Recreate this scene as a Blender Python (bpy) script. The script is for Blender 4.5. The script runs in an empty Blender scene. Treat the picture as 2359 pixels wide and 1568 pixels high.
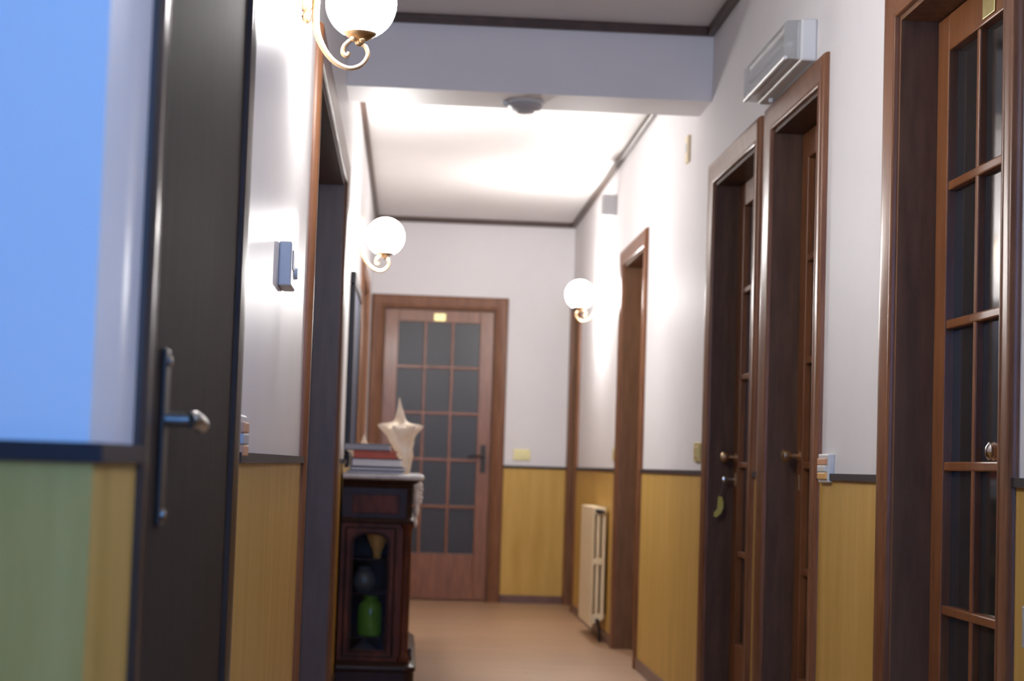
import bpy, bmesh, math, random
from mathutils import Vector, Matrix
random.seed(7)
PI = math.pi
S = bpy.context.scene
COL = S.collection

# ------------------------------------------------------------------ camera
F_PX, YAW, PITCH, ROLL, HC = 4198.2, 0.0558, 0.0691, 0.0323, 0.9665
cd = bpy.data.cameras.new('camera'); cam = bpy.data.objects.new('camera', cd); COL.objects.link(cam)
cy, sy, cp, sp = math.cos(YAW), math.sin(YAW), math.cos(PITCH), math.sin(PITCH)
fw = Vector((sy*cp, cy*cp, sp)); r0 = Vector((cy, -sy, 0)); u0 = r0.cross(fw)
rt = r0*math.cos(ROLL) + u0*math.sin(ROLL); up = u0*math.cos(ROLL) - r0*math.sin(ROLL)
cam.matrix_world = Matrix(((rt.x, up.x, -fw.x, 0), (rt.y, up.y, -fw.y, 0), (rt.z, up.z, -fw.z, HC), (0, 0, 0, 1)))
cd.sensor_fit = 'HORIZONTAL'; cd.sensor_width = 23.5; cd.lens = F_PX/2359*23.5
cd.clip_start = 0.05
cd.dof.use_dof = True; cd.dof.focus_distance = 3.9; cd.dof.aperture_fstop = 3.1; cd.dof.aperture_blades = 7
S.camera = cam

# ------------------------------------------------------------------ world, exposure
w = bpy.data.worlds.new('night'); S.world = w; w.use_nodes = True
w.node_tree.nodes['Background'].inputs[0].default_value = (0.012, 0.012, 0.014, 1)
w.node_tree.nodes['Background'].inputs[1].default_value = 1.0
S.view_settings.view_transform = 'Standard'; S.view_settings.look = 'None'
S.view_settings.gamma = 1; S.view_settings.use_curve_mapping = False
S.view_settings.exposure = 0.0
S.cycles.max_bounces = 8; S.cycles.transmission_bounces = 8; S.cycles.diffuse_bounces = 5; S.cycles.sample_clamp_indirect = 6.0
LAMP = 196.0                     # radiance of the two far opal globes
LAMP_NEAR = 130.0                # the near pair carries weaker bulbs
LAMP_COL = (1.0, 0.972, 0.95)
DAY = 14.6                       # radiance of the evening daylight behind the camera
DAY_COL = (0.11, 0.37, 1.0)

# ------------------------------------------------------------------ dimensions
XL, XR, YB, H = -0.286, 1.164, 13.073, 2.737
B1, B2, HB = 7.117, 7.431, 2.441
CORNER = 1.668
TH = 0.15
DADO = 0.958
WX0, WX1, WZ0, WZ1, FY = -0.15, 0.90, 1.0, 2.3, -0.45

# ------------------------------------------------------------------ materials
def new_mat(name):
    m = bpy.data.materials.new(name); m.use_nodes = True
    nt = m.node_tree; b = nt.nodes['Principled BSDF']
    return m, nt, b
def setp(b, **k):
    for n, v in k.items():
        n = n.replace('_', ' ')
        if n in b.inputs:
            b.inputs[n].default_value = (*v, 1) if isinstance(v, tuple) and len(v) == 3 else v
def plain(name, col, rough=0.5, metal=0.0, **k):
    m, nt, b = new_mat(name); setp(b, Base_Color=col, Roughness=rough, Metallic=metal, **k); return m
def noisy(name, c1, c2, scale, stretch=(1, 1, 1), rough=0.4, detail=6, bump=0.0, metal=0.0, coat=0.0, contrast=(0.35, 0.65), rvar=0.0, spec=None, coat_rough=0.15):
    m, nt, b = new_mat(name); N = nt.nodes; L = nt.links
    tc = N.new('ShaderNodeTexCoord'); mp = N.new('ShaderNodeMapping'); mp.inputs['Scale'].default_value = stretch
    L.new(tc.outputs['Object'], mp.inputs['Vector'])
    no = N.new('ShaderNodeTexNoise'); no.inputs['Scale'].default_value = scale; no.inputs['Detail'].default_value = detail
    no.inputs['Roughness'].default_value = 0.6
    L.new(mp.outputs['Vector'], no.inputs['Vector'])
    cr = N.new('ShaderNodeValToRGB'); cr.color_ramp.elements[0].position = contrast[0]; cr.color_ramp.elements[1].position = contrast[1]
    cr.color_ramp.elements[0].color = (*c1, 1); cr.color_ramp.elements[1].color = (*c2, 1)
    L.new(no.outputs['Fac'], cr.inputs['Fac']); L.new(cr.outputs['Color'], b.inputs['Base Color'])
    setp(b, Roughness=rough, Metallic=metal, Coat_Weight=coat, Coat_Roughness=coat_rough)
    if spec is not None: setp(b, Specular_IOR_Level=spec)
    if bump:
        bu = N.new('ShaderNodeBump'); bu.inputs['Strength'].default_value = bump; bu.inputs['Distance'].default_value = 0.002
        L.new(no.outputs['Fac'], bu.inputs['Height']); L.new(bu.outputs['Normal'], b.inputs['Normal'])
    return m
M = {}
M['wall'] = noisy('wall_paint', (0.735, 0.717, 0.725), (0.76, 0.742, 0.75), 3, rough=0.54, spec=0.08)
M['wall_gloss'] = noisy('wall_paint_satin', (0.735, 0.717, 0.725), (0.76, 0.742, 0.75), 3, rough=0.36, spec=0.22)
M['ceil'] = noisy('ceiling_paint', (0.74, 0.71, 0.70), (0.77, 0.74, 0.73), 2, rough=0.55)
M['veneer'] = noisy('honey_veneer', (0.465, 0.285, 0.060), (0.59, 0.37, 0.102), 5, (3.0, 3.0, 0.35), rough=0.5, spec=0.3, contrast=(0.3, 0.7))
M['casing'] = noisy('casing_wood', (0.14, 0.056, 0.026), (0.21, 0.092, 0.044), 9, (4, 4, 0.5), rough=0.32, spec=0.2)
M['casing_dark'] = noisy('casing_wood_dark', (0.040, 0.027, 0.021), (0.062, 0.041, 0.032), 9, (4, 4, 0.5), rough=0.30, spec=0.12)
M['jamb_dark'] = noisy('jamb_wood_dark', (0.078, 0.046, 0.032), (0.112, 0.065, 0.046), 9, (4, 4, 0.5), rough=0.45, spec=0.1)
M['leaf'] = noisy('door_wood', (0.16, 0.058, 0.020), (0.24, 0.094, 0.034), 9, (4, 4, 0.5), rough=0.34, coat=0.1)
M['dark'] = noisy('dark_door_wood', (0.026, 0.019, 0.016), (0.036, 0.026, 0.021), 9, (4, 4, 0.5), rough=0.7, spec=0.08)
M['passage'] = noisy('passage_wood', (0.115, 0.082, 0.078), (0.145, 0.104, 0.098), 9, (4, 4, 0.5), rough=0.45, spec=0.4)
M['jamb'] = noisy('jamb_wood', (0.135, 0.072, 0.040), (0.190, 0.100, 0.056), 9, (4, 4, 0.5), rough=0.45, spec=0.1)
M['trim'] = noisy('trim_wood', (0.045, 0.022, 0.014), (0.07, 0.036, 0.023), 12, (1, 1, 1), rough=0.4)
M['dado'] = plain('dado_wood', (0.03, 0.022, 0.024), 0.55, Specular_IOR_Level=0.2)
M['base'] = noisy('skirting_wood', (0.12, 0.06, 0.045), (0.16, 0.085, 0.062), 12, rough=0.35)
M['mahog'] = noisy('mahogany', (0.050, 0.014, 0.007), (0.130, 0.036, 0.015), 7, (3, 3, 0.8), rough=0.4, spec=0.18)
M['mahogdk'] = noisy('mahogany_dark', (0.022, 0.010, 0.007), (0.040, 0.018, 0.012), 7, (3, 3, 0.8), rough=0.36, spec=0.2)
M['marble'] = noisy('marble', (0.42, 0.40, 0.39), (0.70, 0.68, 0.66), 9, rough=0.25, detail=10)
M['brass'] = noisy('brass', (0.58, 0.40, 0.23), (0.68, 0.48, 0.29), 20, rough=0.42, metal=1.0)
M['oldbrass'] = noisy('old_brass', (0.30, 0.19, 0.10), (0.40, 0.26, 0.14), 20, rough=0.35, metal=1.0)
M['gilt'] = noisy('gilt_bronze', (0.74, 0.62, 0.50), (0.88, 0.78, 0.66), 30, rough=0.45, metal=0.1)
M['goldplate'] = noisy('gold_plate', (0.72, 0.60, 0.25), (0.80, 0.68, 0.30), 30, rough=0.3, metal=0.6)
M['bronze'] = plain('dark_bronze', (0.045, 0.04, 0.038), 0.45, 0.8)
M['chrome'] = plain('chrome', (0.75, 0.73, 0.70), 0.2, 1.0)
M['steel'] = plain('brushed_steel', (0.34, 0.33, 0.31), 0.32, 1.0)
M['white'] = plain('white_plastic', (0.62, 0.63, 0.62), 0.4)
M['grey'] = plain('grey_plastic', (0.42, 0.41, 0.42), 0.45)
M['cream'] = noisy('cream_enamel', (0.78, 0.65, 0.42), (0.82, 0.69, 0.46), 5, rough=0.35)
M['black'] = plain('black_plastic', (0.02, 0.02, 0.022), 0.4)
M['shell'] = noisy('shell', (0.74, 0.55, 0.36), (0.90, 0.80, 0.67), 9, (1, 1, 1), rough=0.5, detail=4)
M['navy'] = noisy('navy_panel', (0.018, 0.022, 0.05), (0.03, 0.036, 0.08), 4, rough=0.5, spec=0.1)
M['frame_dark'] = plain('dark_frame', (0.022, 0.018, 0.018), 0.3, Specular_IOR_Level=0.2)
M['paper'] = noisy('paper_edges', (0.80, 0.78, 0.78), (0.92, 0.90, 0.89), 3, (1, 1, 160), rough=0.7, detail=2)
M['c_navy'] = plain('navy_cover', (0.016, 0.022, 0.06), 0.4)
M['c_red'] = noisy('red_cover', (0.42, 0.065, 0.025), (0.50, 0.10, 0.045), 8, rough=0.5)
M['c_dark'] = plain('dark_cover', (0.03, 0.025, 0.03), 0.4)
M['c_grey'] = plain('grey_cover', (0.36, 0.35, 0.38), 0.5)
M['orange'] = plain('orange_rocker', (0.60, 0.30, 0.16), 0.5)
M['tagyellow'] = noisy('yellow_leather', (0.42, 0.36, 0.06), (0.55, 0.48, 0.10), 30, rough=0.5)
M['string'] = plain('cord', (0.10, 0.09, 0.08), 0.7)
M['amber'] = plain('amber_ceramic', (0.75, 0.42, 0.13), 0.3)
M['potgrey'] = plain('blue_grey_ceramic', (0.10, 0.115, 0.13), 0.2)
M['potgrey2'] = plain('pale_grey_ceramic', (0.17, 0.16, 0.16), 0.25)
def glass(name, col, rough, ior=1.45, trans=1.0):
    m, nt, b = new_mat(name); setp(b, Base_Color=col, Roughness=rough, IOR=ior, Transmission_Weight=trans); return m
M['frost'] = glass('frosted_pane', (0.14, 0.128, 0.120), 0.34, trans=0.75)
M['pane'] = glass('dark_clear_pane', (0.10, 0.095, 0.09), 0.06, trans=0.75)
M['clear'] = glass('cabinet_glass', (0.92, 0.92, 0.90), 0.0, 1.12)
M['green'] = glass('green_glass', (0.16, 0.42, 0.03), 0.08, trans=0.35)
M['diff'] = glass('ribbed_diffuser', (0.90, 0.91, 0.90), 0.18, 1.25, trans=0.72)
def emit(name, col, st):
    m, nt, b = new_mat(name); setp(b, Base_Color=(0.8, 0.8, 0.8), Emission_Color=col, Emission_Strength=st, Roughness=0.3); return m
M['globe'] = emit('opal_globe', LAMP_COL, LAMP)
M['globe_near'] = emit('opal_globe_near', LAMP_COL, LAMP_NEAR)
M['sky'] = emit('evening_daylight', DAY_COL, DAY)
# floor: laminate boards running across, real grain, no light painted in
def floor_mat():
    m, nt, b = new_mat('laminate'); N = nt.nodes; L = nt.links
    tc = N.new('ShaderNodeTexCoord')
    br = N.new('ShaderNodeTexBrick'); br.inputs['Scale'].default_value = 1
    br.inputs['Color1'].default_value = (0.37, 0.228, 0.130, 1); br.inputs['Color2'].default_value = (0.41, 0.258, 0.150, 1)
    br.inputs['Mortar'].default_value = (0.27, 0.165, 0.105, 1); br.inputs['Mortar Size'].default_value = 0.002
    br.inputs['Brick Width'].default_value = 1.2; br.inputs['Row Height'].default_value = 0.11
    L.new(tc.outputs['Object'], br.inputs['Vector'])
    mp = N.new('ShaderNodeMapping'); mp.inputs['Scale'].default_value = (0.6, 9, 1); L.new(tc.outputs['Object'], mp.inputs['Vector'])
    no = N.new('ShaderNodeTexNoise'); no.inputs['Scale'].default_value = 5; no.inputs['Detail'].default_value = 6
    L.new(mp.outputs['Vector'], no.inputs['Vector'])
    mx = N.new('ShaderNodeMix'); mx.data_type = 'RGBA'; mx.blend_type = 'OVERLAY'; mx.inputs['Factor'].default_value = 0.35
    L.new(br.outputs['Color'], mx.inputs['A']); L.new(no.outputs['Fac'], mx.inputs['B']); L.new(mx.outputs['Result'], b.inputs['Base Color'])
    setp(b, Roughness=0.42); return m
M['floor'] = floor_mat()

# ------------------------------------------------------------------ mesh helpers
def box(bm, x0, x1, y0, y1, z0, z1, bev=0.0):
    x0, x1 = min(x0, x1), max(x0, x1); y0, y1 = min(y0, y1), max(y0, y1); z0, z1 = min(z0, z1), max(z0, z1)
    r = bmesh.ops.create_cube(bm, size=1)
    bmesh.ops.scale(bm, vec=(x1-x0, y1-y0, z1-z0), verts=r['verts'])
    bmesh.ops.translate(bm, vec=((x0+x1)/2, (y0+y1)/2, (z0+z1)/2), verts=r['verts'])
    if bev:
        es = list({e for v in r['verts'] for e in v.link_edges})
        bmesh.ops.bevel(bm, geom=es, offset=bev, segments=2, profile=0.5, affect='EDGES')
    return bm
def tube(bm, pts, rads, seg=10, cap=True):
    pts = [Vector(p) for p in pts]
    if not isinstance(rads, (list, tuple)): rads = [rads]*len(pts)
    t0 = (pts[1]-pts[0]).normalized()
    n = t0.orthogonal().normalized(); rings = []
    for i, p in enumerate(pts):
        t = (pts[min(i+1, len(pts)-1)] - pts[max(i-1, 0)]).normalized()
        n = (n - t*n.dot(t)).normalized(); b = t.cross(n)
        rings.append([bm.verts.new(p + (n*math.cos(a)+b*math.sin(a))*rads[i]) for a in [2*PI*k/seg for k in range(seg)]])
    for a, b in zip(rings, rings[1:]):
        for k in range(seg): bm.faces.new((a[k], a[(k+1) % seg], b[(k+1) % seg], b[k]))
    if cap: bm.faces.new(rings[0][::-1]); bm.faces.new(rings[-1])
    return bm
def lathe(bm, prof, c=(0, 0, 0), axis='z', seg=28):
    c = Vector(c); rings = []
    def P(r, h, a):
        u, v = r*math.cos(a), r*math.sin(a)
        return c + {'z': Vector((u, v, h)), 'x': Vector((h, u, v)), 'y': Vector((u, h, v))}[axis]
    for r, h in prof:
        rings.append([bm.verts.new(P(max(r, 1e-4), h, 2*PI*k/seg)) for k in range(seg)])
    for a, b in zip(rings, rings[1:]):
        for k in range(seg): bm.faces.new((a[k], a[(k+1) % seg], b[(k+1) % seg], b[k]))
    bm.faces.new(rings[0][::-1]); bm.faces.new(rings[-1]); return bm
def crom(P, n=8):
    P = [Vector(p) for p in P]; out = []
    for i in range(len(P)-1):
        p0, p1, p2, p3 = P[max(i-1, 0)], P[i], P[i+1], P[min(i+2, len(P)-1)]
        for k in range(n):
            t = k/n
            out.append(0.5*((2*p1)+(p2-p0)*t+(2*p0-5*p1+4*p2-p3)*t*t+(3*p1-p0-3*p2+p3)*t**3))
    return out+[P[-1]]
def prism(bm, pts, lo, hi, axis='z'):
    def P(a, b, h): return {'z': (a, b, h), 'y': (a, h, b), 'x': (h, a, b)}[axis]
    A = [bm.verts.new(P(a, b, lo)) for a, b in pts]; B = [bm.verts.new(P(a, b, hi)) for a, b in pts]
    n = len(pts)
    for k in range(n): bm.faces.new((A[k], A[(k+1) % n], B[(k+1) % n], B[k]))
    bm.faces.new(A[::-1]); bm.faces.new(B); return bm
def rootloc(o):
    v = Vector((0, 0, 0))
    while o: v += o.location; o = o.parent
    return v
def obj(name, bm, mat, parent=None, smooth=False, label=None):
    bmesh.ops.recalc_face_normals(bm, faces=bm.faces)
    if parent is not None: bmesh.ops.translate(bm, vec=-rootloc(parent), verts=bm.verts)
    me = bpy.data.meshes.new(name); bm.to_mesh(me); bm.free()
    me.materials.append(M[mat] if isinstance(mat, str) else mat)
    if smooth:
        for p in me.polygons: p.use_smooth = True
        try: me.set_sharp_from_angle(angle=math.radians(40))
        except Exception: pass
    o = bpy.data.objects.new(name, me); COL.objects.link(o)
    if parent is not None: o.parent = parent
    if label: o['label'] = label
    return o
def tag(o, label, cat, group=None, kind=None):
    o['label'] = label; o['category'] = cat
    if group: o['group'] = group
    if kind: o['kind'] = kind
    return o
def struct(o, label, cat): return tag(o, label, cat, None, 'structure')
def thing(name, label, cat, loc, group=None, kind=None):
    o = bpy.data.objects.new(name, None); COL.objects.link(o); o.location = loc; o.empty_display_size = 0.05
    return tag(o, label, cat, group, kind)
NB = bmesh.new

# ------------------------------------------------------------------ the shell
# openings: (start, end, head height)
OR = {'D': (3.50, 4.316, 2.09), 'C': (5.15, 5.84, 2.09), 'B': (6.11, 6.965, 2.09), 'A': (9.02, 9.93, 2.09), 'E': (12.44, 12.98, 2.09)}
OL = {'1': (2.00, 2.96, 2.09), '2': (5.00, 7.24, 2.075), 'F': (10.10, 11.50, 2.03)}
OB = {'K': (-0.20, 0.614, 2.09)}
def wall_boxes(bm, t0, t1, ops, put):
    t = t0
    for a, b, h in sorted(ops):
        put(bm, t, a, 0, H); put(bm, a, b, h, H); t = b
    put(bm, t, t1, 0, H)
def wains(t0, t1, ops, gap, put, h0, h1):
    bm = NB(); t = t0
    for a, b, h in sorted(ops):
        if a-gap > t: put(bm, t, a-gap, h0, h1)
        t = b+gap
    if t1 > t: put(bm, t, t1, h0, h1)
    return bm
fl = obj('floor', box(NB(), -2.8, 1.45, FY-.15, 13.3, -0.08, 0.0), 'floor'); struct(fl, 'light brown wood laminate floor of the corridor', 'floor')
ce = obj('ceiling', box(NB(), -2.8, 1.45, FY-.15, 13.3, H, H+0.08), 'ceil'); struct(ce, 'white painted ceiling of the corridor', 'ceiling')
be = obj('ceiling_beam', box(NB(), XL, XR, B1, B2, HB, H), 'wall'); struct(be, 'white plastered beam crossing the corridor below the ceiling', 'beam')

wr = NB(); wall_boxes(wr, FY-.15, YB, OR.values(), lambda bm, a, b, z0, z1: box(bm, XR, XR+TH, a, b, z0, z1))
wr = struct(obj('wall_right', wr, 'wall'), 'long white wall with wood wainscot and five brown doors', 'wall')
wl = NB(); wall_boxes(wl, CORNER+TH, YB, OL.values(), lambda bm, a, b, z0, z1: box(bm, XL-TH, XL, a, b, z0, z1))
wl = struct(obj('wall_left', wl, 'wall_gloss'), 'white wall with wainscot that carries two of the globe sconces', 'wall')
wb = NB(); wall_boxes(wb, XL-TH, XR+TH, OB.values(), lambda bm, a, b, z0, z1: box(bm, a, b, YB, YB+TH, z0, z1))
wb = struct(obj('wall_back', wb, 'wall'), 'white end wall of the corridor with a glazed door', 'wall')
wa = struct(obj('wall_alcove', box(NB(), -2.65, XL, CORNER, CORNER+TH, 0, H), 'wall'), 'wall lit blue by daylight beside the near dark door', 'wall')
ws = struct(obj('wall_side', box(NB(), -2.8, -2.65, FY-.15, CORNER+TH, 0, H), 'wall'), 'side wall of the entrance area', 'wall')
bm = NB()
box(bm, -2.65, WX0, FY-.15, FY, 0, H); box(bm, WX1, XR, FY-.15, FY, 0, H); box(bm, WX0, WX1, FY-.15, FY, 0, WZ0); box(bm, WX0, WX1, FY-.15, FY, WZ1, H)
wf = struct(obj('wall_front', bm, 'wall'), 'entrance wall with a daylight window facing down the corridor', 'wall')
# window behind the camera: the evening daylight of the entrance
wn = thing('window_1', 'white framed window with blue evening daylight', 'window', ((WX0+WX1)/2, FY-.05, WZ0), None, 'structure')
bm = NB()
for a, b, c, d in ((WX0, WX1, WZ0, WZ0+.05), (WX0, WX1, WZ1-.05, WZ1), (WX0, WX0+.05, WZ0, WZ1), (WX1-.05, WX1, WZ0, WZ1), ((WX0+WX1)/2-.03, (WX0+WX1)/2+.03, WZ0, WZ1)):
    box(bm, a, b, FY-.09, FY-.03, c, d)
obj('window_frame', bm, 'white', wn)
obj('daylight_pane', box(NB(), WX0+.02, WX1-.02, FY-.08, FY-.07, WZ0+.02, WZ1-.02), 'sky', wn)

G = 0.085   # casing width
T = 0.005
putR = lambda t, m: (lambda bm, a, b, z0, z1: box(bm, XR-t, XR+.002, a, b, z0, z1))
putL = lambda t, m: (lambda bm, a, b, z0, z1: box(bm, XL-.002, XL+t, a, b, z0, z1))
putB = lambda t, m: (lambda bm, a, b, z0, z1: box(bm, a, b, YB-t, YB+.002, z0, z1))
lab = 'honey coloured veneer wainscot'
obj('wainscot', wains(FY, YB, OR.values(), G-.01, putR(T, 0), 0, DADO), 'veneer', wr, label=lab)
obj('dado_rail', wains(FY, YB, OR.values(), G-.01, putR(.014, 0), DADO, DADO+.018), 'dado', wr, label='thin dark dado rail')
obj('wainscot', wains(CORNER, YB, OL.values(), G-.01, putL(T, 0), 0, DADO), 'veneer', wl, label=lab)
obj('dado_rail', wains(CORNER, YB, OL.values(), G-.01, putL(.014, 0), DADO, DADO+.018), 'dado', wl, label='thin dark dado rail')
obj('wainscot', wains(XL+.005, XR-.005, OB.values(), G-.01, putB(T, 0), 0, DADO), 'veneer', wb, label=lab)
obj('dado_rail', wains(XL+.005, XR-.005, OB.values(), G-.01, putB(.014, 0), DADO, DADO+.018), 'dado', wb, label='thin dark dado rail')
obj('wainscot', box(NB(), -2.65, XL+T, CORNER-T, CORNER+.002, 0, DADO), 'veneer', wa, label=lab)
obj('dado_rail', box(NB(), -2.65, XL+.014, CORNER-.014, CORNER+.002, DADO, DADO+.018), 'dado', wa, label='thin dark dado rail')
BH, BT = .055, .014
struct(obj('baseboard_right', wains(FY, YB, OR.values(), G, putR(BT, 0), 0, BH), 'base'), 'dark wood skirting along the wall with five doors', 'skirting')
struct(obj('baseboard_left', wains(CORNER, YB, OL.values(), G, putL(BT, 0), 0, BH), 'base'), 'dark wood skirting along the wall with the cabinet', 'skirting')
struct(obj('baseboard_back', wains(XL, XR, OB.values(), G, putB(BT, 0), 0, BH), 'base'), 'dark wood skirting under the end wall wainscot', 'skirting')
def frame_trim(y0, y1):
    bm = NB(); h, t = .036, .028
    for x0, x1, a, b in ((XR-t, XR, y0, y1), (XL, XL+t, y0, y1), (XL+t, XR-t, y1-t, y1), (XL+t, XR-t, y0, y0+t)): box(bm, x0, x1, a, b, H-h, H, .004)
    return bm
struct(obj('trim_1', frame_trim(B2, YB), 'trim'), 'dark ceiling moulding round the far ceiling beyond the beam', 'moulding')
bm = NB(); h, t = .036, .028
box(bm, XR-t, XR, FY, B1, H-h, H, .004); box(bm, XL, XL+t, CORNER, B1, H-h, H, .004); box(bm, XL+t, XR-t, B1-t, B1, H-h, H, .004)
struct(obj('trim_2', bm, 'trim'), 'dark ceiling moulding on the near side of the beam', 'moulding')

# ------------------------------------------------------------------ doors
def mapper(side):
    if side == 'R': return lambda s, d, z: (XR-d, s, z)
    if side == 'L': return lambda s, d, z: (XL+d, s, z)
    return lambda s, d, z: (s, YB-d, z)
def mbox(bm, mp, s0, s1, d0, d1, z0, z1, bev=0.0):
    a = mp(s0, d0, z0); b = mp(s1, d1, z1); return box(bm, a[0], b[0], a[1], b[1], a[2], b[2], bev)
PROF = [(0, 0), (0, .012), (.002, .0148), (.006, .0162), (.010, .0160), (.0135, .0135), (.0175, .0140), (.035, .0175), (.055, .0203), (.068, .0215), (.075, .0205), (.080, .0170), (.084, .0100), (.085, .004), (.085, 0)]
def casing(mp, s0, s1, top, w=G, thick=1.0):
    bm = NB(); k = w/0.085; rings = []
    for (o, d) in PROF:
        o *= k; d *= thick
        rings.append([bm.verts.new(mp(*q)) for q in ((s0-o, d, 0), (s0-o, d, top+o), (s1+o, d, top+o), (s1+o, d, 0))])
    for a, b in zip(rings, rings[1:]):
        for j in range(3): bm.faces.new((a[j], a[j+1], b[j+1], b[j]))
    bm.faces.new([r[0] for r in rings]); bm.faces.new([r[3] for r in rings])
    return bm
ROWS = [0.333, 0.666, 1.0, 1.333, 1.663, 1.987]
def lever(mp, s, d, z, sgn, bm_plate, bm_lev):
    mbox(bm_plate, mp, s-.02, s+.02, d, d+.006, z-.12, z+.08, .003)
    tube(bm_lev, [mp(s, d, z), mp(s, d+.045, z)], .008)
    tube(bm_lev, crom([mp(s, d+.045, z), mp(s+sgn*.04, d+.048, z+.002), mp(s+sgn*.11, d+.046, z-.004)], 5), .008)
def door(n, side, op, label, wood='leaf', glazed=True, depth=0.09, lock=1, hw=None, cols=3, plate=False, w=G, casing_mat='casing', jamb_mat='jamb', leaves=1, thick=1.0, pane='pane', flat=False, strip=0.0, wide=None):
    mp = mapper(side); s0, s1, top = op
    root = thing('door_%d' % n, label, 'door', mp((s0+s1)/2, 0, 0), None, 'structure')
    obj('casing', casing(mp, s0, s1, top, w, thick), casing_mat, root, True)
    bm = NB()
    J = .012
    mbox(bm, mp, s0, s0+J, .001, -TH, 0, top); mbox(bm, mp, s1-J, s1, .001, -TH, 0, top); mbox(bm, mp, s0+J, s1-J, .001, -TH, top-J, top)
    # stop strip against which the leaf closes
    for a, b, z0, z1 in ((s0+J, s0+J+.014, 0, top-J), (s1-J-.014, s1-J, 0, top-J), (s0+J+.014, s1-J-.014, top-J-.014, top-J)):
        mbox(bm, mp, a, b, -depth-.045, -depth-.075 if depth < .075 else -TH, z0, z1)
    obj('jamb', bm, jamb_mat, root)
    if strip:
        obj('side_panel', mbox(NB(), mp, s0+J+.002, s0+J+strip-.002, -depth-.04, -depth, .008, top-J-.003, .003), wood, root)
    sa = s0+strip
    lw = (s1-sa-2*J)/leaves
    for q in range(leaves):
        a, b = sa+J+.002+q*lw, sa+J-.002+(q+1)*lw; d1, d0 = -depth, -depth-.04
        zt = top-J-.003
        lf = NB()
        if glazed:
            st = .098 if (b-a) > .75 else .088
            sn = wide or st
            mbox(lf, mp, a, a+sn, d0, d1, .008, zt, .003); mbox(lf, mp, b-st, b, d0, d1, .008, zt, .003)
            mbox(lf, mp, a+sn, b-st, d0, d1, .008, ROWS[0], .003); mbox(lf, mp, a+sn, b-st, d0, d1, ROWS[-1], zt, .003)
            p0, p1 = a+sn, b-st; m = .022
            for z in ROWS[1:-1]: mbox(lf, mp, p0-.004, p1+.004, d0+.004, d1-.004, z-.011, z+.011, .004)
            for c in range(1, cols):
                x = p0+(p1-p0)*c/cols; mbox(lf, mp, x-m/2, x+m/2, d0+.005, d1-.005, ROWS[0]-.004, ROWS[-1]+.004, .004)
        elif flat:
            mbox(lf, mp, a, b, d0, d1, .008, zt, .002)
        else:
            mbox(lf, mp, a, b, d0, d1-.006, .008, zt)
            mbox(lf, mp, a, a+.1, d1-.008, d1, .008, zt, .003); mbox(lf, mp, b-.1, b, d1-.008, d1, .008, zt, .003)
            for z0, z1 in ((.008, .22), (.95, 1.08), (zt-.12, zt)): mbox(lf, mp, a+.1, b-.1, d1-.008, d1, z0, z1, .003)
        L = obj('leaf', lf, wood, root)
        if glazed:
            obj('glass', mbox(NB(), mp, p0-.006, p1+.006, d0+.013, d0+.018, ROWS[0]-.006, ROWS[-1]+.006), pane, L, label='dark glass panes')
        if plate:
            c = (s0+s1)/2; obj('number_plate', mbox(NB(), mp, c-.042, c+.042, d1, d1+.004, 1.996, 2.05, .0015), 'goldplate', L, label='small gold door plate')
        if hw and q == 0:
            ls = (b-.05) if lock > 0 else (a+.05)
            if hw == 'lever':
                P, V = NB(), NB(); lever(mp, ls, d1, 1.035, -lock, P, V)
                obj('lock_plate', P, 'bronze', L); obj('handle', V, 'bronze', L, True)
            else:
                kb = NB(); ax = 'x' if side in 'RL' else 'y'; sg = -1 if side in ('R', 'B') else 1
                c = mp(ls, d1, 1.03); lathe(kb, [(.018, 0), (.018, sg*.004), (.007, sg*.008), (.007, sg*.025), (.016, sg*.032), (.021, sg*.042), (.019, sg*.052), (.009, sg*.058)], c, ax, 18)
                obj('knob', kb, hw, L, True)
                ec = NB(); c = mp(ls, d1, .945); mbox(ec, mp, ls-.013, ls+.013, d1, d1+.003, .92, .97, .001); obj('keyhole_plate', ec, 'brass', L)
    return root
door(1, 'R', OR['D'], 'nearest brown glazed door with a gold plate, knob catching the light', wood='leaf', lock=-1, hw='chrome', plate=True, strip=.15, wide=.13, cols=2)
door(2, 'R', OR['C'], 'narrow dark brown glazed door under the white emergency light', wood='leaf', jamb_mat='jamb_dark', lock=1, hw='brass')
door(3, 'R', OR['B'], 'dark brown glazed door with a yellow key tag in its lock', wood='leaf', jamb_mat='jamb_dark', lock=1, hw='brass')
door(4, 'R', OR['A'], 'brown door between the radiator and the beam', wood='leaf', lock=1)
door(5, 'R', OR['E'], 'brown door in the corner beside the end wall', wood='leaf', lock=1, w=.078, hw='brass')
door(6, 'B', OB['K'], 'glazed brown door in the end wall with fifteen dark panes', wood='leaf', lock=1, hw='lever', plate=True, depth=.03, pane='frost')
d7 = door(7, 'L', OL['1'], 'near blackish brown door with a lever handle', wood='dark', glazed=False, depth=-.002, jamb_mat='dark', casing_mat='casing_dark', w=.07, thick=.6, flat=True)
door(8, 'L', OL['2'], 'wide dark doorway just before the antique cabinet', wood='dark', glazed=False, depth=.10, jamb_mat='passage', leaves=3)
door(9, 'L', OL['F'], 'brown door frame between the navy panel and the end wall', wood='leaf', glazed=False, depth=.03, leaves=2, w=.078)
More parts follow.
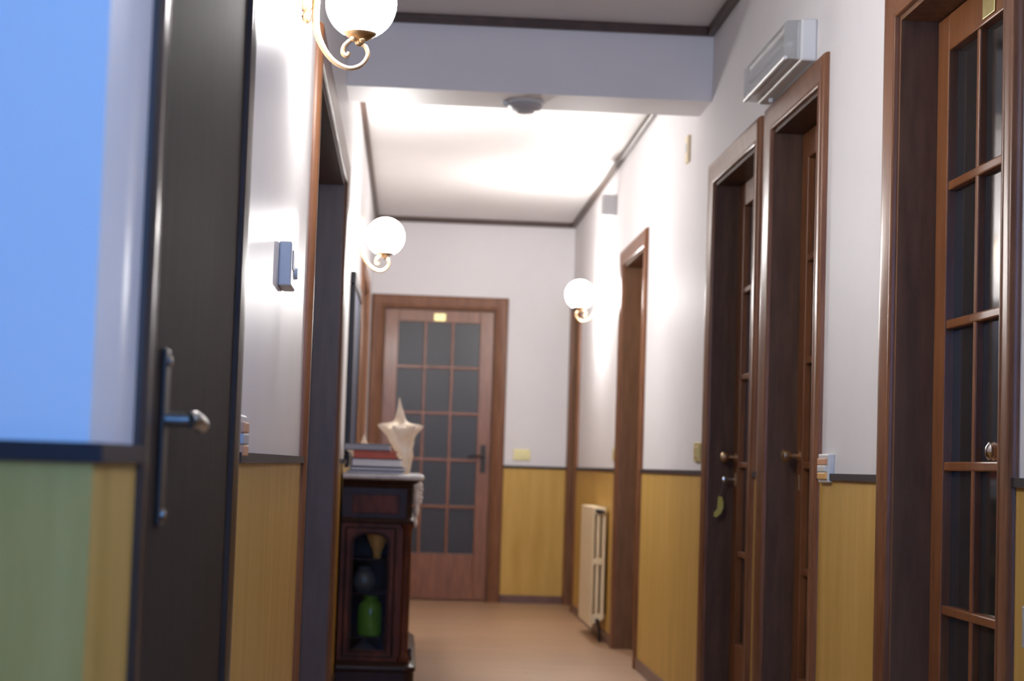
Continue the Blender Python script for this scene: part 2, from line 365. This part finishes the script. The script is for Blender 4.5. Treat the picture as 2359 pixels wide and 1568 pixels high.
# the lever set of the near dark door
leaf7 = [c for c in d7.children if c.name.startswith('leaf')][0]
mpL = mapper('L'); bm = NB(); mbox(bm, mpL, 2.105, 2.150, .002, .008, .885, 1.09, .003); obj('lock_plate', bm, 'bronze', leaf7)
bm = NB(); tube(bm, [mpL(2.128, .006, 1.008), mpL(2.128, .034, 1.008)], .009); tube(bm, crom([mpL(2.128, .034, 1.008), mpL(2.145, .039, 1.009), mpL(2.235, .037, 1.004)], 5), [.010]*10+[.008], 12)
obj('handle', bm, 'steel', leaf7, True, label='shiny metal lever')
for z in (1.075, .898):
    obj('screw', lathe(NB(), [(.006, 0), (.006, .003), (.002, .004)], mpL(2.128, .008, z), 'x', 12), 'chrome', leaf7)

# ------------------------------------------------------------------ globe sconces
def sconce(label, loc, flip, sc=1.0):
    r = thing('wall_sconce', label, 'wall lamp', (0, 0, 0), 'globe wall lamps of the corridor')
    # local: wall plane x=0, arm towards +x, globe centre at (.14,0,0)
    bm = NB(); lathe(bm, [(.001, 0), (.042, 0), (.044, .006), (.034, .012), (.028, .016), (.012, .022), (.01, .03)], (0, 0, .055), 'x', 24)
    for v in bm.verts: v.co.z = .055+(v.co.z-.055)*1.9
    lathe(bm, [(.002, -.085), (.010, -.078), (.012, -.066), (.008, -.055), (.014, -.045), (.012, -.02)], (.012, 0, .03), 'z', 14)
    obj('wall_plate', bm, 'brass', r, True)
    bm = NB()
    P = [(.012, 0, .075), (.030, 0, .082), (.037, 0, .045), (.033, 0, -.02), (.038, 0, -.075), (.058, 0, -.118), (.085, 0, -.146), (.118, 0, -.158), (.146, 0, -.148), (.160, 0, -.125), (.154, 0, -.104), (.142, 0, -.098)]
    c = crom(P, 6); tube(bm, c, [.0055+.0035*math.exp(-((i-18)/14)**2) for i in range(len(c))], 10)
    c = crom([(.128, 0, -.085), (.116, 0, -.092), (.103, 0, -.106), (.101, 0, -.122), (.110, 0, -.128), (.116, 0, -.120)], 6); tube(bm, c, .0055, 8)
    for p in ((.125, -.012, -.088), (.145, -.012, -.090), (.038, 0, -.078)): bmesh.ops.create_icosphere(bm, subdivisions=2, radius=.0085, matrix=Matrix.Translation(p))
    obj('scroll_arm', bm, 'brass', r, True)
    bm = NB(); lathe(bm, [(.003, -.104), (.010, -.100), (.012, -.092), (.024, -.086), (.036, -.078), (.044, -.0665), (.046, -.062), (.043, -.0625)], (.14, 0, 0), 'z', 28)
    obj('cup', bm, 'oldbrass', r, True)
    bm = NB(); pr = []
    for k in range(19):
        a = -PI/2+.55+(PI-.55)*k/18; pr.append((.085*math.cos(a), .085*math.sin(a)))
    lathe(bm, pr, (.14, 0, 0), 'z', 36); obj('globe', bm, 'globe', r, True, label='glowing opal glass globe')
    r.location = loc; r.scale = (sc, sc, sc)
    if flip: r.rotation_euler[2] = PI
    return r
def copy_tree(o, parent=None):
    c = o.copy(); COL.objects.link(c)
    if parent: c.parent = parent
    for ch in list(o.children): copy_tree(ch, c)
    return c
s1 = sconce('lit globe sconce nearest, above the space between the two dark doorways', (XL, 4.30, 2.057), False)
s2 = copy_tree(s1); s2.location = (XL, 8.75, 2.052); s2.scale = (1.06,)*3; s2['label'] = 'lit globe sconce above the navy panel and antique cabinet'
s3 = copy_tree(s1); s3.location = (XR, 11.0, 2.024); s3.rotation_euler[2] = PI; s3.scale = (1.03,)*3; s3['label'] = 'lit globe sconce over the radiator'
s4 = copy_tree(s1); s4.scale = (.64,)*3; s4.location = (XR, 1.50, 2.04); s4.rotation_euler[2] = PI; s4['label'] = 'lit globe sconce on the near stretch of the wall with five doors'
for q in (s1, s4):
    g = [c for c in q.children if c.name.startswith('globe')][0]; g.data = g.data.copy(); g.data.materials[0] = M['globe_near']

# ------------------------------------------------------------------ fittings on the right wall
e = thing('emergency_light', 'white plastic emergency light above the narrow dark door', 'light fitting', (XR, 5.58, 2.185))
obj('housing', box(NB(), XR-.048, XR, 5.235, 5.90, 2.186, 2.312, .006), 'white', e)
bm = NB()
prof = [(-.047, 2.190), (-.090, 2.192), (-.096, 2.198), (-.096, 2.296), (-.088, 2.306), (-.047, 2.308)]
prism(bm, [(XR+a, b) for a, b in prof], 5.245, 5.89, 'y'); obj('diffuser', bm, 'diff', e, label='ribbed translucent cover')
bm = NB(); tube(bm, [(XR-.092, 5.243, 2.194), (XR-.092, 5.892, 2.194)], .006, 8); tube(bm, [(XR-.092, 5.892, 2.194), (XR-.092, 5.892, 2.26)], .003, 6)
obj('rim', bm, 'white', e, True)
obj('lamp_tube', tube(NB(), [(XR-.070, 5.30, 2.245), (XR-.070, 5.84, 2.245)], .008, 10), 'white', e, True)
obj('reflector', box(NB(), XR-.054, XR-.047, 5.26, 5.87, 2.20, 2.30), 'chrome', e)
obj('test_button', lathe(NB(), [(.008, 0), (.008, -.012), (.004, -.014)], (XR-.022, 5.80, 2.187), 'z', 12), 'white', e)

b = thing('alarm_sounder', 'small grey box high on the white wall above the radiator sconce', 'alarm box', (XR, 10.46, 2.434))
obj('housing', box(NB(), XR-.082, XR, 10.41, 10.51, 2.434, 2.556, .006), 'grey', b)
bm = NB()
for k in range(6): box(bm, XR-.074, XR-.014, 10.4085, 10.411, 2.452+k*.016, 2.458+k*.016)
obj('grille', bm, 'grey', b)
se = thing('wall_sensor', 'slim cream sensor high on the wall just past the beam', 'sensor', (XR, 7.68, 2.29))
obj('housing', box(NB(), XR-.014, XR, 7.645, 7.715, 2.288, 2.405, .004), 'cream', se)
obj('lens', box(NB(), XR-.017, XR-.013, 7.66, 7.70, 2.33, 2.37, .002), 'white', se)
sm = thing('smoke_detector', 'round grey smoke detector under the beam', 'smoke detector', (.43, 7.28, HB-.045))
obj('base', lathe(NB(), [(.01, 0), (.075, 0), (.077, -.006), (.072, -.012)], (.43, 7.28, HB), 'z', 32), 'white', sm, True)
obj('sensing_chamber', lathe(NB(), [(.068, -.012), (.070, -.020), (.062, -.032), (.036, -.040), (.034, -.046), (.014, -.049), (.004, -.049)], (.43, 7.28, HB), 'z', 32), 'grey', sm, True)
obj('indicator', box(NB(), .338, .362, 7.268, 7.292, HB-.022, HB, .004), 'white', sm)

def plate(mp, s, z, label, name='light_switch', mat='goldplate', ro='goldplate', n=3, w=.12, h=.078, th=.010, stack=None):
    c = thing(name, label, 'switch', mp(s, 0, z))
    bm = NB(); mbox(bm, mp, s-w/2, s+w/2, 0, th, z-h/2, z+h/2, .003); obj('cover_plate', bm, mat, c)
    for k, m in enumerate(stack or ()):
        zz = z+h*.5-.012-k*(h-.02)/3; bm = NB(); mbox(bm, mp, s-w*.4, s+w*.4, th-.002, th+.006, zz-.018, zz, .002); obj('rocker', bm, m, c)
    for k in range(0 if stack else n):
        a = s-w*.34+k*(w*.68/n); bm = NB(); mbox(bm, mp, a+.002, a+w*.68/n-.002, .008, .0145, z-h*.29, z+h*.29, .002)
        obj('rocker', bm, ro if k == 0 else 'white' if ro == 'orange' else ro, c)
    return c
R_, L_, B_ = mapper('R'), mapper('L'), mapper('B')
plate(B_, .827, 1.054, 'gold switch plate on the end wall beside the glazed door')
plate(R_, 10.13, 1.052, 'small switch plate beside the door next to the radiator', n=2)
plate(R_, 7.235, 1.048, 'brass switch plate beyond the door with the key tag', n=2)
plate(R_, 4.970, .990, 'switch plate with an orange rocker across the dado beside the narrow door', mat='white', th=.018, stack=('orange', 'white', 'amber'))
plate(L_, 3.10, 1.00, 'switch plate with an orange rocker beside the near black door', mat='white', stack=('orange', 'grey', 'orange'))
plate(R_, 3.30, .70, 'small blue grey socket low on the wainscot at the near end', 'wall_socket', 'grey', 'grey', 2)

# thermostat on the left wall
t = thing('thermostat', 'white thermostat box on the wall between the two dark doorways', 'thermostat', (XL, 3.96, 1.336))
obj('housing', box(NB(), XL, XL+.027, 3.885, 4.03, 1.336, 1.431, .004), 'white', t)
obj('display', box(NB(), XL+.026, XL+.029, 3.92, 3.97, 1.375, 1.415), 'grey', t)
obj('dial', lathe(NB(), [(.015, 0), (.014, .008), (.004, .009)], (XL+.026, 4.0, 1.375), 'x', 16), 'white', t, True)

# ------------------------------------------------------------------ radiator
ra = thing('radiator', 'cream column radiator with slotted side below the far sconce', 'radiator', (1.105, 10.66, 0))
y0, y1, n = 10.30, 11.02, 9
pit = (y1-y0)/n
for k in range(n):
    a = y0+k*pit; bm = NB(); c = pit*.86
    zb, zt, xf, xk = .10, .752, 1.068, 1.142
    # front fin, back fin, top and bottom bridges, two water columns, middle bridge
    box(bm, xf, xf+.010, a, a+c, zb-.02, zt, .003)
    box(bm, xf+.006, xk, a, a+c, zt-.040, zt, .004)
    prism(bm, [(xf+.006, zb-.005), (xk, zb+.03), (xk, zb+.06), (xf+.006, zb+.05)], a, a+c, 'y')
    box(bm, xf+.006, xk-.012, a, a+c, .43, .465, .003)
    for x in (xf+.022, xf+.054): box(bm, x, x+.019, a+.004, a+c-.004, zb+.03, zt-.03, .003)
    obj('radiator_section', bm, 'cream', ra)
for z in (zt-.022, zb+.03): obj('header_pipe', tube(NB(), [(1.12, y0-.004, z), (1.12, y1, z)], .013, 12), 'cream', ra)
bm = NB(); tube(bm, [(1.105, y0-.02, .118), (1.105, y0+.01, .118)], .012, 12); tube(bm, [(1.108, y0-.014, .118), (1.118, y0-.014, .06), (1.122, y0-.014, 0)], .009, 10)
obj('valve', bm, 'bronze', ra, True, label='dark valve and pipe')
bm = NB(); tube(bm, [(1.102, y0-.016, .728), (1.102, y0+.004, .728)], .013, 12); tube(bm, [(1.080, y0-.012, .733), (1.130, y0-.012, .727)], .009, 8); obj('bleed_valve', bm, 'bronze', ra, True)

# ------------------------------------------------------------------ antique cabinet
CX0, CX1, CY0, CY1 = XL+.016, .036, 8.0, 9.5
ca = thing('antique_cabinet', 'dark mahogany cabinet with marble top and arched glass side', 'cabinet', (-.12, 8.75, 0))
def rrect(x0, x1, a, b, r, seg=6):
    # rectangle whose corridor-side corners are rounded
    P = [(x0, a), (x1-r, a)]
    P += [(x1-r+r*math.sin(PI/2*k/seg), a+r-r*math.cos(PI/2*k/seg)) for k in range(1, seg+1)]
    P += [(x1-r+r*math.cos(PI/2*k/seg), b-r+r*math.sin(PI/2*k/seg)) for k in range(0, seg+1)]
    P += [(x0, b)]; return P
def layers(bm, spec, x0, x1, a, b, r):
    # stacked outline loops: (z, outward growth)
    rings = []
    for z, g in spec: rings.append([bm.verts.new((p[0], p[1], z)) for p in rrect(x0, x1+g, a-g, b+g, r+g*.5)])
    n = len(rings[0])
    for A, B in zip(rings, rings[1:]):
        for k in range(n): bm.faces.new((A[k], A[(k+1) % n], B[(k+1) % n], B[k]))
    bm.faces.new(rings[0][::-1]); bm.faces.new(rings[-1]); return bm
obj('plinth', layers(NB(), [(0, .030), (.062, .030), (.068, .036), (.078, .038), (.088, .034), (.094, .022), (.102, .012), (.108, .004)], CX0, CX1, CY0, CY1, .03), 'mahogdk', ca, True)
# carcass: hollow behind the side panel
bm = NB()
box(bm, CX0, CX0+.014, CY0+.02, CY1, .106, .72); box(bm, CX1-.035, CX1-.006, CY0+.012, CY1, .106, .72)
box(bm, CX0, CX1-.006, CY1-.03, CY1, .106, .72); box(bm, CX0, CX1-.006, CY0+.02, CY1, .106, .12); box(bm, CX0, CX1-.006, CY0+.3, CY0+.32, .106, .72)
obj('carcass', bm, 'mahogdk', ca)
obj('frieze', layers(NB(), [(.700, .002), (.704, .010), (.712, .012), (.720, .006), (.726, 0), (.855, 0), (.860, .006), (.872, .010), (.880, .024), (.892, .030)], CX0, CX1, CY0, CY1, .03), 'mahogdk', ca, True)
obj('frieze_panel', box(NB(), CX0+.045, CX1-.06, CY0-.004, CY0+.004, .745, .825, .003), 'mahog', ca)
obj('marble_top', layers(NB(), [(.892, .034), (.894, .042), (.900, .047), (.908, .047), (.914, .043), (.916, .036)], CX0, CX1, CY0, CY1, .03), 'marble', ca, True)
# side panel with arched opening
def arch(x0, x1, z0, z1, rise, n=20):
    P = [(x0, z0), (x1, z0), (x1, z1-rise*.9)]
    c = (x0+x1)/2; hw = (x1-x0)/2
    for k in range(1, n): 
        a = PI*k/n; P.append((c+hw*math.cos(a), z1-rise*.9+rise*.9*math.sin(a)**.8))
    P.append((x0, z1-rise*.9)); return P
def ring_panel(inner, x0, x1, z0, z1, ya, yb):
    bm = NB(); cx, cz = (x0+x1)/2, (z0+z1)/2
    def outp(p):
        dx, dz = p[0]-cx, p[1]-cz
        t = min(((x1-cx)/abs(dx)) if dx else 9e9, ((z1-cz)/abs(dz)) if dz else 9e9); return (cx+dx*t, cz+dz*t)
    dense = []
    for i in range(len(inner)):
        a, b = inner[i], inner[(i+1) % len(inner)]; m = max(1, int(math.hypot(a[0]-b[0], a[1]-b[1])/.02))
        for k in range(m): dense.append((a[0]+(b[0]-a[0])*k/m, a[1]+(b[1]-a[1])*k/m))
    out = [outp(p) for p in dense]
    for c in ((x0, z0), (x1, z0), (x1, z1), (x0, z1)):
        j = min(range(len(out)), key=lambda k: math.hypot(out[k][0]-c[0], out[k][1]-c[1])); out[j] = c
    V = {}
    for nm, ps in (('i', dense), ('o', out)):
        for y in (ya, yb): V[nm, y] = [bm.verts.new((p[0], y, p[1])) for p in ps]
    n = len(dense)
    for k in range(n):
        j = (k+1) % n
        for A, B in ((('i', ya), ('o', ya)), (('o', yb), ('i', yb)), (('o', ya), ('o', yb)), (('i', yb), ('i', ya))):
            try: bm.faces.new((V[A][k], V[A][j], V[B][j], V[B][k]))
            except ValueError: pass
    return bm
inn = arch(-.216, -.066, .152, .655, .05)
sd = obj('side_panel', ring_panel(inn, CX0, CX1-.034, .108, .70, CY0+.002, CY0+.020), 'mahog', ca)
c0 = ((-.216-.066)/2, .4)
grow = lambda g: [(c0[0]+(p[0]-c0[0])*(1+g/.075), c0[1]+(p[1]-c0[1])*(1+g/.25)) for p in inn]
bm = NB(); pts = [(p[0], CY0+.001, p[1]) for p in grow(.006)]; tube(bm, pts+[pts[0]], .005, 8, False); obj('panel_moulding', bm, 'mahogdk', sd, True)
bm = NB(); q = [(-.248, .128), (-.034, .128), (-.034, .682), (-.248, .682)]
pts = [(p[0], CY0, p[1]) for p in q]
for k in range(4): tube(bm, [pts[k], pts[(k+1) % 4]], .004, 8)
obj('outer_moulding', bm, 'mahogdk', sd, True)
obj('glass', prism(NB(), grow(.003), CY0+.012, CY0+.015, 'y'), 'clear', sd, label='clear arched pane')
obj('corner_column', lathe(NB(), [(.030, .106), (.030, .125), (.024, .132), (.021, .15), (.021, .66), (.024, .68), (.030, .688), (.030, .702)], (CX1-.020, CY0+.014, 0), 'z', 24), 'mahog', ca, True)
for z in (.205, .395, .545):
    obj('shelf', box(NB(), CX0+.014, CX1-.035, CY0+.022, CY0+.30, z-.006, z), 'mahogdk', ca)
# gilt mounts on the corridor-side corner
bm = NB(); mx, my = CX1+.020, CY0+.012
lathe(bm, [(.002, .735), (.008, .745), (.011, .765), (.009, .778), (.014, .80), (.018, .83), (.013, .845), (.017, .858), (.022, .874), (.017, .886), (.006, .892)], (mx, my, 0), 'z', 16)
for k in range(5): bmesh.ops.create_icosphere(bm, subdivisions=2, radius=.010, matrix=Matrix.Translation((mx+.012+.003*(k % 2), my-.006, .80+.018*k)))
lathe(bm, [(.002, .690), (.007, .70), (.009, .712), (.004, .735)], (mx-.004, my, 0), 'z', 12)
obj('corner_mount', bm, 'gilt', ca, True, label='pale gilt ornament at the top corner')
obj('foot_mount', lathe(NB(), [(.003, .109), (.010, .112), (.012, .125), (.007, .14), (.010, .152), (.004, .165)], (CX1+.008, CY0+.02, 0), 'z', 14), 'bronze', ca, True)
# the things behind its glass
def pot(name, prof, c, mat, label, cat, seg=28): 
    o = obj(name, lathe(NB(), prof, c, 'z', seg), mat, None, True); return tag(o, label, cat)
pot('vase', [(.014, 0), (.020, .004), (.016, .012), (.024, .04), (.042, .075), (.054, .108), (.050, .109), (.036, .075), (.012, .03)], (-.112, 8.10, .545), 'amber', 'amber flared vase on the upper shelf inside the cabinet', 'vase')
pot('ceramic_pot', [(.03, 0), (.048, .02), (.054, .05), (.046, .085), (.030, .10), (.032, .112), (.026, .11), (.024, .09)], (-.165, 8.11, .395), 'potgrey', 'dark blue grey pot on the middle shelf inside the cabinet', 'pot')
pot('glass_jar', [(.036, 0), (.050, .004), (.055, .02), (.055, .12), (.048, .145), (.034, .158), (.034, .176), (.038, .18), (.030, .182)], (-.134, 8.10, .205), 'green', 'green glass jar on the lower shelf inside the cabinet', 'jar')
pot('lidded_bowl', [(.03, 0), (.058, .012), (.062, .024), (.050, .036), (.026, .056), (.008, .066), (.012, .072), (.006, .078)], (-.155, 8.105, .12), 'potgrey2', 'pale grey lidded bowl at the bottom inside the cabinet', 'bowl')

# ------------------------------------------------------------------ books, shells, panel on the cabinet
TOP = .916
def book(x0, x1, ya, yb, z0, th, cover, label, rot=0.0, paper='paper'):
    cx, cyy = (x0+x1)/2, (ya+yb)/2; c = .0025 if th < .016 else .0035
    r = thing('book', label, 'book', (cx, cyy, z0), 'books stacked on the cabinet')
    bm = NB(); box(bm, x0, x1, ya, yb, z0, z0+c, .0008); box(bm, x0, x1, ya, yb, z0+th-c, z0+th, .0008); box(bm, x0, x0+c, ya, yb, z0+c*.8, z0+th-c*.8)
    obj('cover', bm, cover, r)
    obj('pages', box(NB(), x0+c, x1-.004, ya+.004, yb-.004, z0+c, z0+th-c), paper, r)
    r.rotation_euler[2] = rot
    return r
z = TOP+.0005
book(-.255, -.008, 8.015, 8.20, z, .013, 'c_navy', 'thin navy book at the bottom of the stack'); z += .0135
book(-.245, -.004, 8.010, 8.20, z, .016, 'c_navy', 'navy book second from the bottom of the stack', .02); z += .0165
book(-.236, -.016, 8.015, 8.20, z, .036, 'c_dark', 'thick book with pale pages in the middle of the stack', -.02); z += .0365
book(-.232, -.040, 8.010, 8.19, z, .034, 'c_red', 'red book second from the top of the stack', .015, 'c_red'); z += .0345
book(-.272, -.068, 8.010, 8.20, z, .030, 'c_dark', 'dark book with a grey cover edge on top of the stack', -.03, 'c_grey')

def seashell(cx, cyy, z0, h, R, label, lean=0.0, spikes=7, ph=0.3):
    bm = NB(); N, K = 44, 34; rings = []
    def prof(t):
        pts = [(0, .08), (.06, .16), (.22, .38), (.40, .60), (.52, .74), (.60, .72), (.66, .40), (.74, .25), (.84, .15), (.93, .07), (1, .012)]
        for (a, b), (c, d) in zip(pts, pts[1:]):
            if a <= t <= c: return b+(d-b)*(t-a)/(c-a)
    for i in range(K+1):
        t = i/K; ring = []
        for k in range(N):
            a = 2*PI*k/N; r = R*prof(t)
            sp = max(0, math.cos(spikes*(a-ph)/1.0))**3; r += R*.46*sp*math.exp(-((t-.575)/.07)**2)
            r += R*.10*math.sin(a*1+9*t)*(1-t); r *= 1+.05*math.sin(34*t)
            zz = h*t + .09*h*sp*math.exp(-((t-.575)/.07)**2)*.6
            ring.append(bm.verts.new((cx+r*math.cos(a)+lean*(1-t)**1.5, cyy+.75*r*math.sin(a), z0+zz)))
        rings.append(ring)
    for A, B in zip(rings, rings[1:]):
        for k in range(N): bm.faces.new((A[k], A[(k+1) % N], B[(k+1) % N], B[k]))
    bm.faces.new(rings[0][::-1]); bm.faces.new(rings[-1])
    o = obj('seashell', bm, 'shell', None, True); return tag(o, label, 'seashell', 'seashells on the cabinet')
seashell(-.040, 8.42, TOP, .352, .088, 'large cream spiky seashell behind the book stack', .045, 6, .15)
seashell(-.195, 8.34, TOP, .175, .07, 'small cream seashell whose tip shows over the books', .0, 5, .5)

pa = thing('framed_panel', 'tall dark framed navy panel hung above the antique cabinet', 'picture', (XL, 8.95, .94))
bm = NB(); y0, y1, z0, z1 = 8.40, 9.50, .94, 1.845; f = .06
for a, b, c, d in ((y0, y1, z0, z0+f), (y0, y1, z1-f, z1), (y0, y0+f, z0+f, z1-f), (y1-f, y1, z0+f, z1-f)): box(bm, XL, XL+.026, a, b, c, d, .006)
obj('frame', bm, 'frame_dark', pa); obj('canvas', box(NB(), XL, XL+.018, y0+f, y1-f, z0+f, z1-f), 'navy', pa)

# ------------------------------------------------------------------ key with yellow tag in the third door's lock
kx, ky = XR+.09, 6.903
k = thing('key', 'key with a yellow tag hanging from the dark door lock', 'key', (kx, ky, .945))
bm = NB(); tube(bm, [(kx-.002, ky, .945), (kx-.030, ky, .945)], .0035, 8)
bmesh.ops.create_icosphere(bm, subdivisions=2, radius=.012, matrix=Matrix.Translation((kx-.04, ky, .945)) @ Matrix.Diagonal((1, .3, 1, 1)))
obj('key_bow', bm, 'chrome', k, True)
obj('cord', tube(NB(), crom([(kx-.045, ky, .935), (kx-.050, ky+.004, .905), (kx-.057, ky+.006, .878)], 5), .0022, 6), 'string', k, True)
pts = [(-.006, .00), (.008, -.002), (.013, -.020), (.013, -.045), (.004, -.066), (-.012, -.080), (-.022, -.076), (-.020, -.062), (-.010, -.050), (-.008, -.030)]
bm = NB(); prism(bm, [(kx-.056+a, .880+b) for a, b in pts], ky+.002, ky+.009, 'y'); obj('tag', bm, 'tagyellow', k, label='curved yellow tag')
